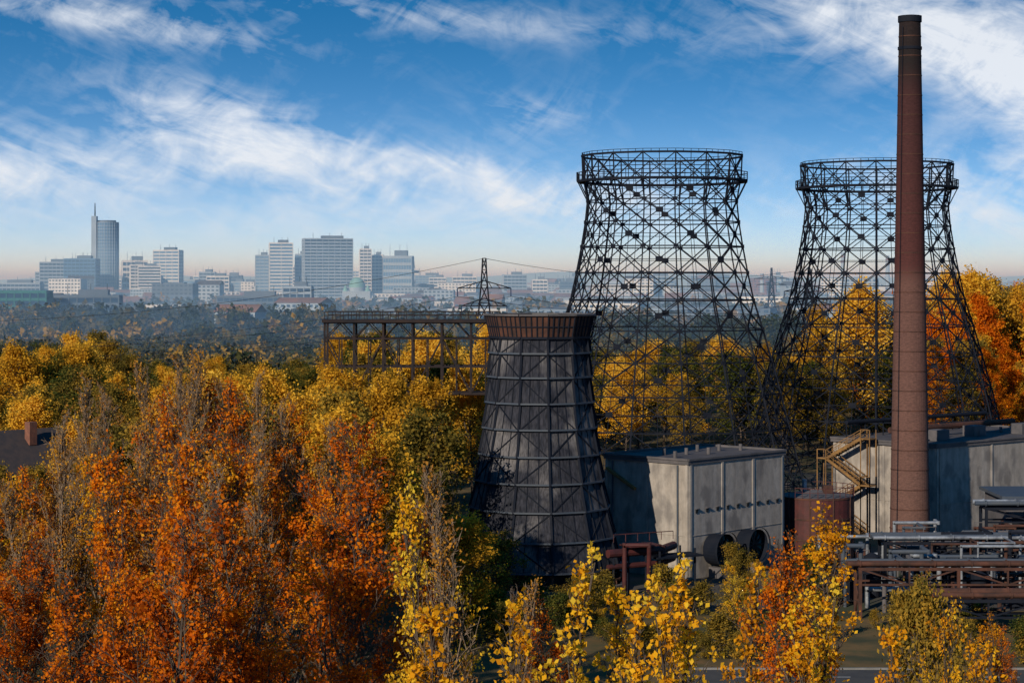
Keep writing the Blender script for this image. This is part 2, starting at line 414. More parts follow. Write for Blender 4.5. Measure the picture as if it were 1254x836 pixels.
e1,na1,nb1=hall('concrete_pump_house',(16.6,192),(-7.5,7.0),(10.5,11.2),11.3)
fan=MB()
for t in (0.22,0.55):
    c=Vector((16.6,192,0))+Vector((10.5,11.2,0))*t
    p=c+nb1*0.2; q=c+nb1*1.9
    zc=2.6
    fan.tube((p.x,p.y,zc),(q.x,q.y,zc),1.45,1.55,M['steel'],28,caps=False)
    fan.tube((q.x,q.y,zc),(q.x+nb1.x*0.2,q.y+nb1.y*.2,zc),1.75,1.75,M['steel'],28,caps=False)
    q2=c+nb1*1.2
    fan.tube((q2.x,q2.y,zc),(q2.x+nb1.x*.05,q2.y+nb1.y*.05,zc),1.4,1.4,M['teal'],28)
    q3=c+nb1*1.4
    for k in range(6):
        a_=math.pi*k/6; s_=Vector((-nb1.y,nb1.x,0))
        d=s_*math.cos(a_)*1.4+Vector((0,0,1))*math.sin(a_)*1.4
        cc=Vector((q3.x,q3.y,zc)); fan.beam(cc-d,cc+d,0.16,M['hole'])
    fan.box((c.x+nb1.x*1.2,c.y+nb1.y*1.2,0.5),(1.6,1.6,1.0),M['concrete_dk'],math.atan2(nb1.y,nb1.x))
fo=fan.obj('fan_ducts',e1)

e2,na2,nb2=hall('concrete_machine_hall',(46.2,222),(-9.7,10.0),(22,19),10.4,holes=False)
rt=MB()
def onr(t,u): return Vector((46.2,222,0))+Vector((22,19,0))*t+Vector((-9.7,10,0))*u
p=onr(0.1,0.6);q=onr(0.9,0.6); rt.tube((p.x,p.y,11.3),(q.x,q.y,11.3),0.35,0.35,M['rust'],10)
p=onr(0.05,0.95);q=onr(0.95,0.95); rt.tube((p.x,p.y,12.0),(q.x,q.y,12.0),0.25,0.25,M['steel'],10)
for t in np.linspace(.05,.95,9):
    p=onr(t,0.95); rt.beam((p.x,p.y,10.2),(p.x,p.y,12),0.12,M['steel'])
for t,u in ((.2,.3),(.5,.4),(.75,.3)):
    p=onr(t,u); rt.box((p.x,p.y,10.85),(2.2,1.6,1.2),M['concrete_dk'],0.7)
rt.obj('roof_pipework',e2)
stair=MB(); ua=Vector((-9.7,10.0,0)).normalized(); C2=Vector((46.2,222,0))
base=C2+na2*1.0
lo,hi=8.6,13.4
zs=[0,2.7,5.4,8.1,10.6]
for i in range(4):
    s0,s1=(lo,hi) if i%2==0 else (hi,lo)
    for off in (0.0,1.0):
        P0=base+ua*s0+na2*(off+0.0); P1=base+ua*s1+na2*(off)
        A=(P0.x,P0.y,zs[i]);B=(P1.x,P1.y,zs[i+1])
        stair.beam(A,B,0.12,M['ochre'],0.3)
        stair.beam((A[0],A[1],A[2]+1.0),(B[0],B[1],B[2]+1.0),0.07,M['ochre'])
        stair.beam((A[0],A[1],A[2]+.5),(B[0],B[1],B[2]+.5),0.05,M['ochre'])
        for t in np.linspace(0,1,6):
            x=[u+(v-u)*t for u,v in zip(A,B)]; stair.beam(x,(x[0],x[1],x[2]+1),0.06,M['ochre'])
    for j in range(13):
        t=(j+.5)/13; c=base+ua*(s0+(s1-s0)*t)+na2*0.5
        stair.box((c.x,c.y,zs[i]+(zs[i+1]-zs[i])*t),(0.3,0.95,0.05),M['rust'],math.atan2(ua.y,ua.x))
    c=base+ua*(s1+(0.6 if s1>s0 else -0.6))+na2*0.5
    stair.box((c.x,c.y,zs[i+1]),(1.3,1.3,0.14),M['ochre'],math.atan2(ua.y,ua.x))
    for du,dn in ((-.6,-.6),(.6,-.6),(.6,.6),(-.6,.6)):
        k=c+ua*du+na2*dn; stair.beam((k.x,k.y,0),(k.x,k.y,zs[i+1]+1.0),0.1,M['ochre'])
    for (d1,d2),(d3,d4) in (((-.6,.6),(.6,.6)),((.6,-.6),(.6,.6))):
        k=c+ua*d1+na2*d2; l=c+ua*d3+na2*d4; stair.beam((k.x,k.y,zs[i+1]+1),(l.x,l.y,zs[i+1]+1),0.07,M['ochre'])
stair.obj('steel_staircase')

def tank(cx,cy,r_,H):
    e=empty('red_storage_tank'); t=MB(); d=MB()
    t.tube((cx,cy,0),(cx,cy,H),r_,r_,M['redpaint'],40); t.obj('shell',e)
    d.tube((cx,cy,H),(cx,cy,H+0.5),r_*0.98,0.3,M['concrete_dk'],40)
    for z in (0.1,H*0.33,H*0.66,H-0.1): d.tube((cx,cy,z-.08),(cx,cy,z+.08),r_+.06,r_+.06,M['rust'],40,caps=False)
    for k in range(30):
        a=2*math.pi*k/30; b=2*math.pi*(k+1)/30
        p=(cx+r_*math.cos(a),cy+r_*math.sin(a)); q=(cx+r_*math.cos(b),cy+r_*math.sin(b))
        d.beam((*p,H),(*p,H+1.0),0.06,M['redpaint'])
        d.beam((*p,H+1),(*q,H+1),0.06,M['redpaint']); d.beam((*p,H+.55),(*q,H+.55),0.05,M['redpaint'])
        if k%3==0: d.beam((p[0],p[1],0),(p[0],p[1],H),0.14,M['rust'])
    d.box((cx+1,cy-1,H+.7),(0.9,0.9,0.8),M['rust']); d.tube((cx-1.2,cy,H+.2),(cx-1.2,cy,H+1.6),0.25,0.25,M['silver'],10)
    d.obj('bands_and_railing',e)
tank(31.0,208,3.8,6.3)

# ------------------------------------------------------------------ pipe racks
def pipe_run(mb, pts, r_, mat, n=10):
    for p,q in zip(pts,pts[1:]): mb.tube(p,q,r_,r_,mat,n)
    for p in pts[1:-1]:
        mb.tube((p[0],p[1],p[2]-r_),(p[0],p[1],p[2]+r_),r_,r_,mat,n)
def rack(name, x0,x1,y,z,w,mat,pipes,nb=8):
    e=empty(name); f=MB(); pp=MB()
    for yy in (y,y+w):
        f.beam((x0,yy,z),(x1,yy,z),0.24,mat); f.beam((x0,yy,z-1.3),(x1,yy,z-1.3),0.16,mat)
    L=(x1-x0)/nb
    for i in range(nb+1):
        x=x0+L*i
        for yy in (y,y+w):
            f.beam((x,yy,z),(x,yy,z-1.3),0.14,mat)
            if i<nb: f.beam((x,yy,z-1.3) if i%2 else (x,yy,z),(x+L,yy,z) if i%2 else (x+L,yy,z-1.3),0.12,mat)
            if i%2==0: f.beam((x,yy,0),(x,yy,z),0.26,mat)
        f.beam((x,y,z),(x,y+w,z),0.18,mat)
        if i%2==0: f.beam((x,y,0.2),(x,y+w,z-1.3),0.12,mat); f.beam((x,y+w,0.2),(x,y,z-1.3),0.12,mat)
    for (dy,dz,rr,m) in pipes:
        pp.tube((x0-1,y+dy,z+dz),(x1+1,y+dy,z+dz),rr,rr,m,12)
        k=x0
        while k<x1: pp.tube((k,y+dy,z+dz),(k+0.12,y+dy,z+dz),rr+.08,rr+.08,m,12); k+=3.1
    f.obj('truss',e); pp.obj('pipes',e)
    return e
S_,R_,B_=M['silver'],M['rust'],M['steel_blue']
rack('pipe_bridge',29,70,170,4.1,2.4,M['rust'],[(0.3,0.4,0.2,R_),(1.2,0.35,0.2,R_),(1.9,0.4,0.22,B_)],10)
rack('pipe_bridge',33,72,160,3.0,2.2,M['steel'],[(0.4,0.4,0.2,R_),(1.6,0.5,0.3,R_)],9)
rack('pipe_bridge',36,75,165,2.2,2.2,M['rust'],[(0.4,0.4,0.15,B_),(1.6,0.5,0.25,R_)],9)
rack('pipe_bridge',34,75,186,4.2,3.0,M['steel'],[(0.4,0.45,0.16,S_),(1.3,0.45,0.2,B_),(2.1,0.5,0.26,B_),(2.7,0.4,0.18,R_)],10)
rack('pipe_bridge',46,80,198,6.0,2.4,M['steel'],[(0.4,0.5,0.22,B_),(1.5,0.5,0.26,S_)],7)
ep=MB(); rg=random.Random(3)
for i in range(60):
    x=28+rg.random()*28; y=173+rg.random()*26; rr=0.08+rg.random()*0.15; z=0.8+rg.random()*4.4
    m=rg.choice([S_,B_,B_,R_,M['concrete_dk'],M['steel']])
    L=1.5+rg.random()*6; dy=1+rg.random()*5
    pipe_run(ep,[(x,y,0),(x,y,z),(x+L,y,z),(x+L,y+dy,z),(x+L,y+dy,0.2)],rr,m)
for i in range(44):
    x=28+rg.random()*32; y=173+rg.random()*27; H=0.8+rg.random()*3.2
    if math.hypot(x-31,y-208)<6: continue
    m=rg.choice([M['steel'],M['concrete_dk'],R_,B_,M['steel']])
    if i%3==0: ep.tube((x,y,0),(x,y,H),0.7,0.7,m,16); ep.tube((x,y,H),(x,y,H+.3),0.7,0.2,m,16)
    else:
        w_=1+rg.random()*3; d_=1+rg.random()*2
        for sx in (-1,1):
            for sy in (-1,1): ep.beam((x+sx*w_/2,y+sy*d_/2,0),(x+sx*w_/2,y+sy*d_/2,H),0.12,m)
        ep.box((x,y,H),(w_+.3,d_+.3,0.2),m); ep.box((x,y,H*.4),(w_*.7,d_*.7,H*.6),m)
        for sx in (-1,0,1): ep.beam((x+sx*w_/2,y-d_/2,H),(x+sx*w_/2,y-d_/2,H+1),0.06,m)
        ep.beam((x-w_/2,y-d_/2,H+1),(x+w_/2,y-d_/2,H+1),0.06,m)
ep.obj('process_pipework')
for (x,y,w,d,H) in ((58,207,18,9,6.5),(50,179,9,5,3.4)):
    sh=MB()
    sh.box((x,y,H/2),(w,d,H),M['concrete_dk']); sh.box((x,y,H+0.15),(w+1,d+1,0.3),M['steel_blue'])
    for i in range(int(w//2)):
        sh.box((x-w/2+1.2+i*2,y-d/2-0.03,H*0.62),(1.2,0.1,1.2),M['hole'])
    sh.box((x-w/4,y-d/2-0.04,1.1),(1.2,0.1,2.2),M['rust'])
    sh.obj('switch_house')
pb=MB()
for z,rr in ((3.9,0.38),(2.7,0.25)):
    pipe_run(pb,[(8.5,181.0,z),(13.5,184.0,z),(14.8,187,z)],rr,M['redpaint'])
pipe_run(pb,[(10.0,181.5,0),(10.0,181.5,4.6),(12.2,181.5,4.6),(12.2,182.5,0.3)],0.2,M['redpaint'])
pb.box((11.5,182.6,4.5),(3.2,2.0,0.12),M['redpaint'],0.5); pb.box((14.6,184.5,3.3),(5.0,2.4,0.15),M['steel'],0.5)
for (x,y) in ((9.0,181.2),(12,183),(13.8,184.8),(13.2,182.6),(16.6,185.2),(10.4,182.6),(15.4,187)):
    pb.beam((x,y,0),(x,y,3.9),0.18,M['steel'])
for i in range(6): pb.beam((9+i*1.1,181+i*.55,4.9),(9+i*1.1,181+i*.55,5.6),0.06,M['redpaint'])
pb.beam((9,181,5.6),(14.5,183.75,5.6),0.07,M['redpaint'])
pb.obj('red_pump_pipework')

# ------------------------------------------------------------------ conveyor gantry
def gantry():
    e=empty('conveyor_gantry'); t=MB()
    x0,x1,y0=-23.4,-1.5,255; z1=22.9; z0=14.0; w=4
    nb=6; L=(x1-x0)/nb
    M['gant']=surf_mat('gantry_steel',(0.014,0.014,0.018),(0.03,0.02,0.018),0.6,spec=.15)
    st=M['gant']
    for yy in (y0,y0+w):
        for z in (z1,z1-2.0,z0+3.4,z0): t.beam((x0,yy,z),(x1,yy,z),0.22,st)
        for i in range(nb+1):
            x=x0+L*i
            t.beam((x,yy,z0),(x,yy,z1),0.26,st)
            if i in (0,3,6): t.beam((x,yy,0),(x,yy,z0),0.5,st)
            if i<nb:
                a,b=((z0,z1-2) if i%2 else (z1-2,z0)); t.beam((x,yy,a),(x+L,yy,b),0.15,st)
                t.beam((x,yy,z1-2),(x+L/2,yy,z1),0.12,st); t.beam((x+L/2,yy,z1),(x+L,yy,z1-2),0.12,st)
                t.beam((x+L/2,yy,z0),(x+L/2,yy,z1-2),0.14,st)
    for i in range(nb+1):
        x=x0+L*i
        for z in (z1,z0+3.4,z0): t.beam((x,y0,z),(x,y0+w,z),0.2,st)
        t.beam((x,y0,z0),(x,y0+w,z1-2),0.12,st)
    t.obj('truss',e)
    d=MB(); d.box(((x0+x1)/2,y0+w/2,z1+0.2),(x1-x0+0.6,w+1.2,0.35),st)
    for yy in (y0-0.5,y0+w+.5):
        for z in (0.9,1.35): d.beam((x0,yy,z1+z),(x1,yy,z1+z),0.08,st)
        for i in range(23): 
            x=x0+(x1-x0)*i/22; d.beam((x,yy,z1+.3),(x,yy,z1+1.35),0.08,st)
    d.box(((x0+x1)/2,y0+w/2,z0+0.1),(x1-x0,w,0.2),st)
    d.obj('walkway',e)
gantry()

# ------------------------------------------------------------------ pylons & wires
def pylon(cx,cy,H,arm,thick=0.28):
    p=MB(); st=M['steel']
    def hw(z): return 3.4*(1-z/H)**1.3+0.3
    n=9; zs=[H*(1-(1-i/n)**1.25) for i in range(n+1)]
    for i in range(n):
        z0,z1=zs[i],zs[i+1]; a,b=hw(z0),hw(z1)
        cs0=[(cx-a,cy-a,z0),(cx+a,cy-a,z0),(cx+a,cy+a,z0),(cx-a,cy+a,z0)]
        cs1=[(cx-b,cy-b,z1),(cx+b,cy-b,z1),(cx+b,cy+b,z1),(cx-b,cy+b,z1)]
        for k in range(4):
            p.beam(cs0[k],cs1[k],thick,st); p.beam(cs0[k],cs1[(k+1)%4],thick*.6,st); p.beam(cs0[(k+1)%4],cs1[k],thick*.6,st)
            p.beam(cs1[k],cs1[(k+1)%4],thick*.6,st)
    ends=[]
    for z,w in ((H*0.83,arm),(H*0.73,arm*0.85)):
        for s in (-1,1):
            tip=(cx+s*w,cy,z)
            for dy in (-.5,.5):
                p.beam((cx,cy+dy,z+1.4),tip,thick*.7,st); p.beam((cx,cy+dy,z),tip,thick*.7,st)
            for t in (.3,.6): p.beam((cx+s*w*t,cy,z),(cx+s*w*(t-.15),cy,z+1.4*(1-t+.15)),thick*.5,st)
            p.beam(tip,(tip[0],tip[1],z-1.5),0.2,M['glass']); ends.append((tip[0],tip[1],z-1.5))
    p.obj('electricity_pylon'); ends.append((cx,cy,H)); return ends
pa=pylon(-5.1,375,32.3,4.9,0.26)
pb_=pylon(-120,400,20,6)
pc=pylon(150,1180,36,10,0.5)
pd=pylon(70,480,31,6)
def wires(A,B,sag,r_=0.07):
    w=MB()
    for a,b in zip(A,B):
        pr=None
        for i in range(21):
            t=i/20; pnt=[u+(v-u)*t for u,v in zip(a,b)]; pnt[2]-=sag*4*t*(1-t)
            if pr: w.beam(pr,pnt,r_,M['steel'])
            pr=pnt
    w.obj('power_line')
wires(pa,pb_,3); wires(pa,pd,3)

# ------------------------------------------------------------------ city
def office(name,xc,yc,w,d,H,wall,glass,fh=4.0,bay=4.5,rot=0.0,pier=0.6,roofbox=True):
    e=MB(); ca,sa=math.cos(rot),math.sin(rot)
    T=lambda x,y:(xc+x*ca-y*sa, yc+x*sa+y*ca)
    x,y=T(0,0); e.box((x,y,H/2),(w,d,H),glass,rot)
    nf=max(1,int(H/fh))
    for i in range(nf+1):
        z=H*i/nf; e.box((x,y,z),(w+0.5,d+0.5,fh*0.42),wall,rot)
    nb=max(1,int(w/bay))
    for i in range(nb+1):
        for s in (-1,1):
            px,py=T(-w/2+w*i/nb, s*(d/2+0.2)); e.box((px,py,H/2),(pier,0.7,H),wall,rot)
    nb=max(1,int(d/bay))
    for i in range(nb+1):
        for s in (-1,1):
            px,py=T(s*(w/2+0.2),-d/2+d*i/nb); e.box((px,py,H/2),(0.7,pier,H),wall,rot)
    if roofbox:
        px,py=T(w*0.1,0); e.box((px,py,H+fh*0.6),(w*0.45,d*0.5,fh*0.9),M['grey'],rot)
        for dx in (-.3,.05,.3):
            px,py=T(w*dx,0); e.tube((px,py,H),(px,py,H+fh*2),0.25,0.15,M['steel'],6)
    return e.obj(name)
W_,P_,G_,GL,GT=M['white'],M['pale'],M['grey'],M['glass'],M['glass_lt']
e=empty('round_glass_tower'); t=MB(); c=(-496,2500)
t.tube((*c,0),(*c,100),14,14,GT,28)
for i in range(26): t.tube((*c,i*4),(*c,i*4+0.9),14.4,14.4,P_,28,caps=(i==25))
for k in range(28):
    a=2*math.pi*k/28; t.beam((c[0]+14.3*math.cos(a),c[1]+14.3*math.sin(a),0),(c[0]+14.3*math.cos(a),c[1]+14.3*math.sin(a),100),0.5,P_)
t.obj('drum',e)
t=MB(); t.box((-509.5,2492,54),(6,10,108),P_); t.tube((-509,2492,108),(-509,2492,124),0.9,0.5,M['steel'],8); t.tube((c[0],c[1],100),(c[0],c[1],103),11,11,G_,24); t.obj('lift_shaft_and_mast',e)
office('office_tower',-549,2450,34,20,51,P_,GL,rot=0.2)
office('office_tower',-514,2440,38,18,55,GT,GL,rot=-0.1)
office('office_tower',-527,2500,24,18,56,P_,GL)
office('office_tower',-470,2550,22,18,50,P_,GL)
office('office_tower',-462,2500,30,16,53,W_,GL,rot=0.25,fh=6)
office('office_tower',-452,2460,16,16,48,W_,GL,rot=0.25)
office('office_tower',-421,2500,32,18,66,W_,GT,rot=-0.15,bay=8)
office('office_tower',-430,2420,26,14,46,W_,GL,rot=0.2,fh=3.4,bay=30)
office('office_tower',-345,2400,26,14,34,W_,GL)
office('office_tower',-305,2500,16,18,60,P_,GT)
office('office_tower',-283,2500,28,20,75,W_,GT,rot=0.15,bay=14)
office('office_tower',-262,2550,16,16,62,P_,GT)
office('high_rise_office_block',-208,2300,54,24,76,M['pale'],GL,fh=3.6,bay=6.6,rot=0.22,pier=0.45)
office('office_tower',-181,2520,14,14,68,W_,GL,rot=0.1)
office('office_tower',-168,2550,14,16,61,W_,GT)
office('office_tower',-139,2500,35,18,58,P_,GT,rot=-0.1,bay=3,fh=8)
office('office_tower',-98,2700,22,14,33,W_,GL)
office('office_tower',3,2500,28,16,36,P_,GL,rot=0.1)
office('office_tower',34,2500,18,14,30,W_,GL)
office('office_tower',72,2600,22,14,28,G_,GL)
office('office_tower',178,2500,40,14,34,P_,GL)
office('office_tower',240,2600,30,14,36,P_,GL,rot=.2)
office('office_tower',-395,2650,20,14,40,P_,GL); office('office_tower',-370,2700,26,14,36,G_,GL)
office('office_tower',-240,2700,22,14,44,P_,GL); office('office_tower',-60,2600,30,14,34,W_,GL); office('office_tower',-590,2600,30,16,40,P_,GL)
rg=random.Random(8)
for i in range(40):
    x=rg.uniform(-640,-100) if i<28 else rg.uniform(-80,520); y=rg.uniform(2580,3100)
    office('office_block',x,y,rg.uniform(14,40),rg.uniform(12,18),rg.uniform(26,46)*(1 if i<28 else .85),rg.choice([W_,P_,P_,G_,W_]),rg.choice([GL,GT]),rot=rg.uniform(-.3,.3),bay=rg.choice([4.5,7,20]),fh=rg.choice([3.6,4.4,6]),roofbox=rg.random()<.6)
office('office_block',-300,1220,46,30,22,M['teal'],GL,rot=0.1,roofbox=False)
office('office_block',-262,1260,40,24,19,G_,GL,rot=0.1)
office('office_block',-190,1500,50,20,17,G_,GL)
office('office_block',-155,1480,20,18,24,P_,GL)
office('office_block',-560,2300,60,20,26,P_,GL)
office('office_block',-380,2250,70,18,20,W_,GL)
dm=MB(); cx,cy=-167,2200
dm.box((cx,cy,9),(30,24,18),M['pale'])
dm.tube((cx,cy,18),(cx,cy,22),9,9,M['pale'],24)
for i in range(6):
    a0=math.pi/2*i/6;a1=math.pi/2*(i+1)/6
    dm.tube((cx,cy,22+11*math.sin(a0)),(cx,cy,22+11*math.sin(a1)),9*math.cos(a0),max(0.05,9*math.cos(a1)),M['copper'],24)
for sx in (-1,1): dm.tube((cx+sx*12,cy-8,18),(cx+sx*12,cy-8,25),3,0.2,M['copper'],12)
dm.obj('domed_hall')
for x,y,H in ((405,2500,64),(460,2500,60),(300,2450,38)):
    s=MB(); s.tube((x,y,0),(x,y,H),3.2,2.2,M['pale'],16); s.tube((x,y,H*.8),(x,y,H*.84),2.8,2.8,M['redroof'],16); s.tube((x,y,H*.9),(x,y,H*.94),2.6,2.6,M['redroof'],16)
    s.obj('distant_smokestack')
rg=random.Random(11); cb=MB()
for i in range(2600):
    d=950+ (rg.random()**0.75)*4300
    x=(rg.random()*0.62-0.32)*d*1.05
    if d<2300 and abs(x+208)<60: continue
    if d<1900 and rg.random()<.55: continue
    w=12+rg.random()*34; dp=10+rg.random()*10; H=7+rg.random()*9 + (rg.random()<0.16 and d>1900)*rg.random()*18
    rot=rg.uniform(-.6,.6)
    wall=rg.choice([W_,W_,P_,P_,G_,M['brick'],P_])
    cb.box((x,d,H/2),(w,dp,H),wall,rot)
    if rg.random()<0.55 and w<34:
        rh=3+rg.random()*2; ca,sa=math.cos(rot),math.sin(rot)
        T=lambda a,b,z:(x+a*ca-b*sa,d+a*sa+b*ca,z)
        o=0.5
        vs=[T(-w/2-o,-dp/2-o,H),T(w/2+o,-dp/2-o,H),T(w/2+o,dp/2+o,H),T(-w/2-o,dp/2+o,H),T(-w/2-o,0,H+rh),T(w/2+o,0,H+rh)]
        cb.add(vs,[(0,1,5,4),(2,3,4,5),(0,4,3),(1,2,5)],rg.choice([M['redroof'],M['tile'],M['redroof']]))
    else: cb.box((x,d,H+.4),(w*.5,dp*.5,1.2),G_,rot)
    if d<3400:
        nf=max(2,int(H/3.3)); nw=max(3,int(w/4))
        for k in range(nf):
            for j in range(nw):
                a=-w/2+w*(j+.5)/nw; z=H*(k+.5)/nf
                cb.box((x+a*math.cos(rot)+(dp/2)*math.sin(rot), d+a*math.sin(rot)-(dp/2)*math.cos(rot), z),(w/nw*.55,0.4,1.5),GL,rot)
cb.obj('city_district')

def house(cx,cy,rot):
    e=empty('brick_house'); w=MB(); r_=MB()
    W,D,H,RH=11,14,7.5,4.6; ca,sa=math.cos(rot),math.sin(rot)
    T=lambda a,b,z:(cx+a*ca-b*sa,cy+a*sa+b*ca,z)
    w.box((cx,cy,H/2),(W,D,H),M['brick'],rot)
    for s in (-1,1): w.add([T(-W/2,s*D/2,H),T(W/2,s*D/2,H),T(0,s*D/2,H+RH)],[(0,1,2)],M['brick'])
    w.obj('walls',e)
    o=.6
    for s in (-1,1):
        r_.add([T(s*(W/2+o),-D/2-o,H-.5),T(s*(W/2+o),D/2+o,H-.5),T(0,D/2+o,H+RH+.05),T(0,-D/2-o,H+RH+.05),
                T(s*(W/2+o),-D/2-o,H-.25),T(s*(W/2+o),D/2+o,H-.25),T(0,D/2+o,H+RH+.35),T(0,-D/2-o,H+RH+.35)],
               [(0,1,2,3),(4,5,6,7),(0,1,5,4),(0,3,7,4),(1,2,6,5)],M['tile'])
    x,y,_=T(1.5,2,0); r_.box((x,y,H+RH),(0.9,0.9,2.4),M['brick'],rot)
    r_.obj('roof_and_chimney',e)
    d=MB()
    for a,z in ((-3,2),(0,2),(3,2),(-3,5.2),(0,5.2),(3,5.2),(0,8.8)):
        x,y,_=T(a,-D/2-.03,0); d.box((x,y,z),(1.1,.1,1.4),M['glass'],rot); d.box((x,y,z-.8),(1.4,.25,.12),M['white'],rot)
    d.obj('windows',e)
house(-53.0,214,rad(-42))
house(-80,262,rad(60))

# ------------------------------------------------------------------ vegetation
def build_quads(name, V, F, mats, mi, tint):
    me=bpy.data.meshes.new(name)
    me.vertices.add(len(V)); me.vertices.foreach_set('co',V.astype(np.float32).ravel())
    nf=len(F); me.loops.add(nf*4); me.polygons.add(nf)
    me.polygons.foreach_set('loop_start',np.arange(0,nf*4,4,dtype=np.int32))
    me.polygons.foreach_set('loop_total',np.full(nf,4,dtype=np.int32))
    me.loops.foreach_set('vertex_index',F.astype(np.int32).ravel())
    for m in mats: me.materials.append(m)
    me.polygons.foreach_set('material_index',mi.astype(np.int32))
    at=me.attributes.new('tint','FLOAT','FACE'); at.data.foreach_set('value',tint.astype(np.float32))
    me.update(calc_edges=True); me.validate()
    return me
def norm(a): return a/np.maximum(np.linalg.norm(a,axis=1,keepdims=True),1e-9)
def tubes_np(P,Q,R1,R2,n=4):
    d=norm(Q-P); up=np.tile([0.0,0,1],(len(P),1)); up[np.abs(d[:,2])>0.9]=[1.0,0,0]
    a=norm(np.cross(d,up)); b=np.cross(a,d)
    V=[]
    for E,R in ((P,R1),(Q,R2)):
        for k in range(n):
            t=2*math.pi*k/n; V.append(E+(a*math.cos(t)+b*math.sin(t))*R[:,None])
    V=np.stack(V,1).reshape(-1,3); base=np.arange(len(P))*2*n
    F=[np.stack([base+k,base+(k+1)%n,base+n+(k+1)%n,base+n+k],1) for k in range(n)]
    return V,np.concatenate(F)
def leaves_np(C,size,rg,flat=0.0,fold=0.25):
    n=len(C); nrm=norm(rg.normal(size=(n,3))+np.array([0,0,flat])); t=norm(np.cross(nrm,rg.normal(size=(n,3)))); b=np.cross(nrm,t)
    s=(size*rg.uniform(0.6,1.3,n))[:,None]
    V=np.stack([C-t*s*0.6, C+b*s*0.42+nrm*s*fold*.5, C+t*s*0.6, C-b*s*0.42+nrm*s*fold*.5],1).reshape(-1,3)
    return V, np.arange(4*n).reshape(n,4)
def make_tree(name,seed,H,cb,spread,n_limbs,asc,n_leaves,leaf,bark,leafm,scatter=0.35,bare=0.3,trunk_r=0.22,nb=7,nt=5,topthin=0.0,flat=0.3,twr=0.010):
    rg=np.random.default_rng(seed); S=[]; twigs=[]
    def line(p,d,L,r0,r1,n,curl=0.15,up=0.08):
        pts=[p]; d=d/np.linalg.norm(d)
        for i in range(n):
            d=d+rg.normal(size=3)*curl+np.array([0,0,up]); d/=np.linalg.norm(d)
            q=pts[-1]+d*L/n; ra=r0+(r1-r0)*i/n; rb=r0+(r1-r0)*(i+1)/n
            S.append((pts[-1],q,ra,rb)); pts.append(q)
        return pts
    def at(pts,t):
        f=t*(len(pts)-1); i=min(int(f),len(pts)-2); u=f-i
        return pts[i]*(1-u)+pts[i+1]*u, (pts[i+1]-pts[i])/np.linalg.norm(pts[i+1]-pts[i])
    trunk=line(np.zeros(3),np.array([0,0,1.0]),H*0.97,trunk_r,0.02,10,0.05,0.03)
    az=rg.uniform(0,6.28)
    for i in range(n_limbs):
        t=cb+(0.97-cb)*((i+rg.uniform(0,1))/n_limbs)
        az+=2.4+rg.normal()*0.3
        p,_=at(trunk,t); tt=(t-cb)/(1-cb)
        shape=math.sin(math.pi*min(1,0.22+0.78*tt)**0.8)*0.75+0.28
        L=spread*H*shape*rg.uniform(0.75,1.2)
        el=asc+0.35*tt+rg.normal()*0.12
        d=np.array([math.cos(az)*math.cos(el),math.sin(az)*math.cos(el),math.sin(el)])
        lr=trunk_r*(1-t)*0.6+0.035
        limb=line(p,d,L,lr,0.015,5,0.12,0.10)
        ltint=rg.normal()*0.13
        for j in range(nb):
            u=0.2+0.8*(j+rg.uniform(0,1))/nb
            q,dd=at(limb,min(u,0.999)); d2=dd*0.7+norm(rg.normal(size=(1,3)))[0]*0.75+np.array([0,0,0.3])
            L2=L*0.42*(1.15-u*0.6)*rg.uniform(.7,1.2)
            br=line(q,d2,L2,lr*0.4*(1-u*.5)+.008,0.006,3,0.15,0.08)
            w=0 if rg.uniform()<bare else rg.gamma(1.5)
            bt=ltint+rg.normal()*0.10
            for k in range(nt):
                v=0.25+0.75*rg.uniform(); q2,dd2=at(br,min(v,.999))
                d3=dd2*0.6+norm(rg.normal(size=(1,3)))[0]*0.8+np.array([0,0,0.25])
                tw=line(q2,d3,L2*0.5*rg.uniform(.6,1.2),0.010,0.004,2,0.15,0.05)
                hfac=1.0-topthin*max(0,(q2[2]/H-0.55)/0.45)
                twigs.append((tw[0],tw[-1],w*max(0.03,hfac),bt))
    P=np.array([s[0] for s in S]);Q=np.array([s[1] for s in S]);R1=np.array([s[2] for s in S]);R2=np.array([s[3] for s in S])
    R1=np.maximum(R1,twr);R2=np.maximum(R2,twr*.8)
    V1,F1=tubes_np(P,Q,R1,R2,3)
    W=np.array([t[2] for t in twigs]); idx=rg.choice(len(twigs),size=n_leaves,p=W/W.sum())
    A=np.array([t[0] for t in twigs]);B=np.array([t[1] for t in twigs]);TT=np.array([t[3] for t in twigs])
    u=rg.uniform(0.1,1.15,n_leaves)[:,None]
    C=A[idx]*(1-u)+B[idx]*u+rg.normal(size=(n_leaves,3))*scatter
    C[:,2]=np.maximum(C[:,2],0.3)
    V2,F2=leaves_np(C,leaf,rg,flat)
    tint=np.clip(0.5+TT[idx]+rg.normal(size=n_leaves)*0.13,0,1)
    V=np.concatenate([V1,V2]);F=np.concatenate([F1,F2+len(V1)])
    mi=np.concatenate([np.zeros(len(F1)),np.ones(len(F2))]); ti=np.concatenate([np.full(len(F1),.5),tint])
    return build_quads(name,V,F,[bark,leafm],mi,ti)

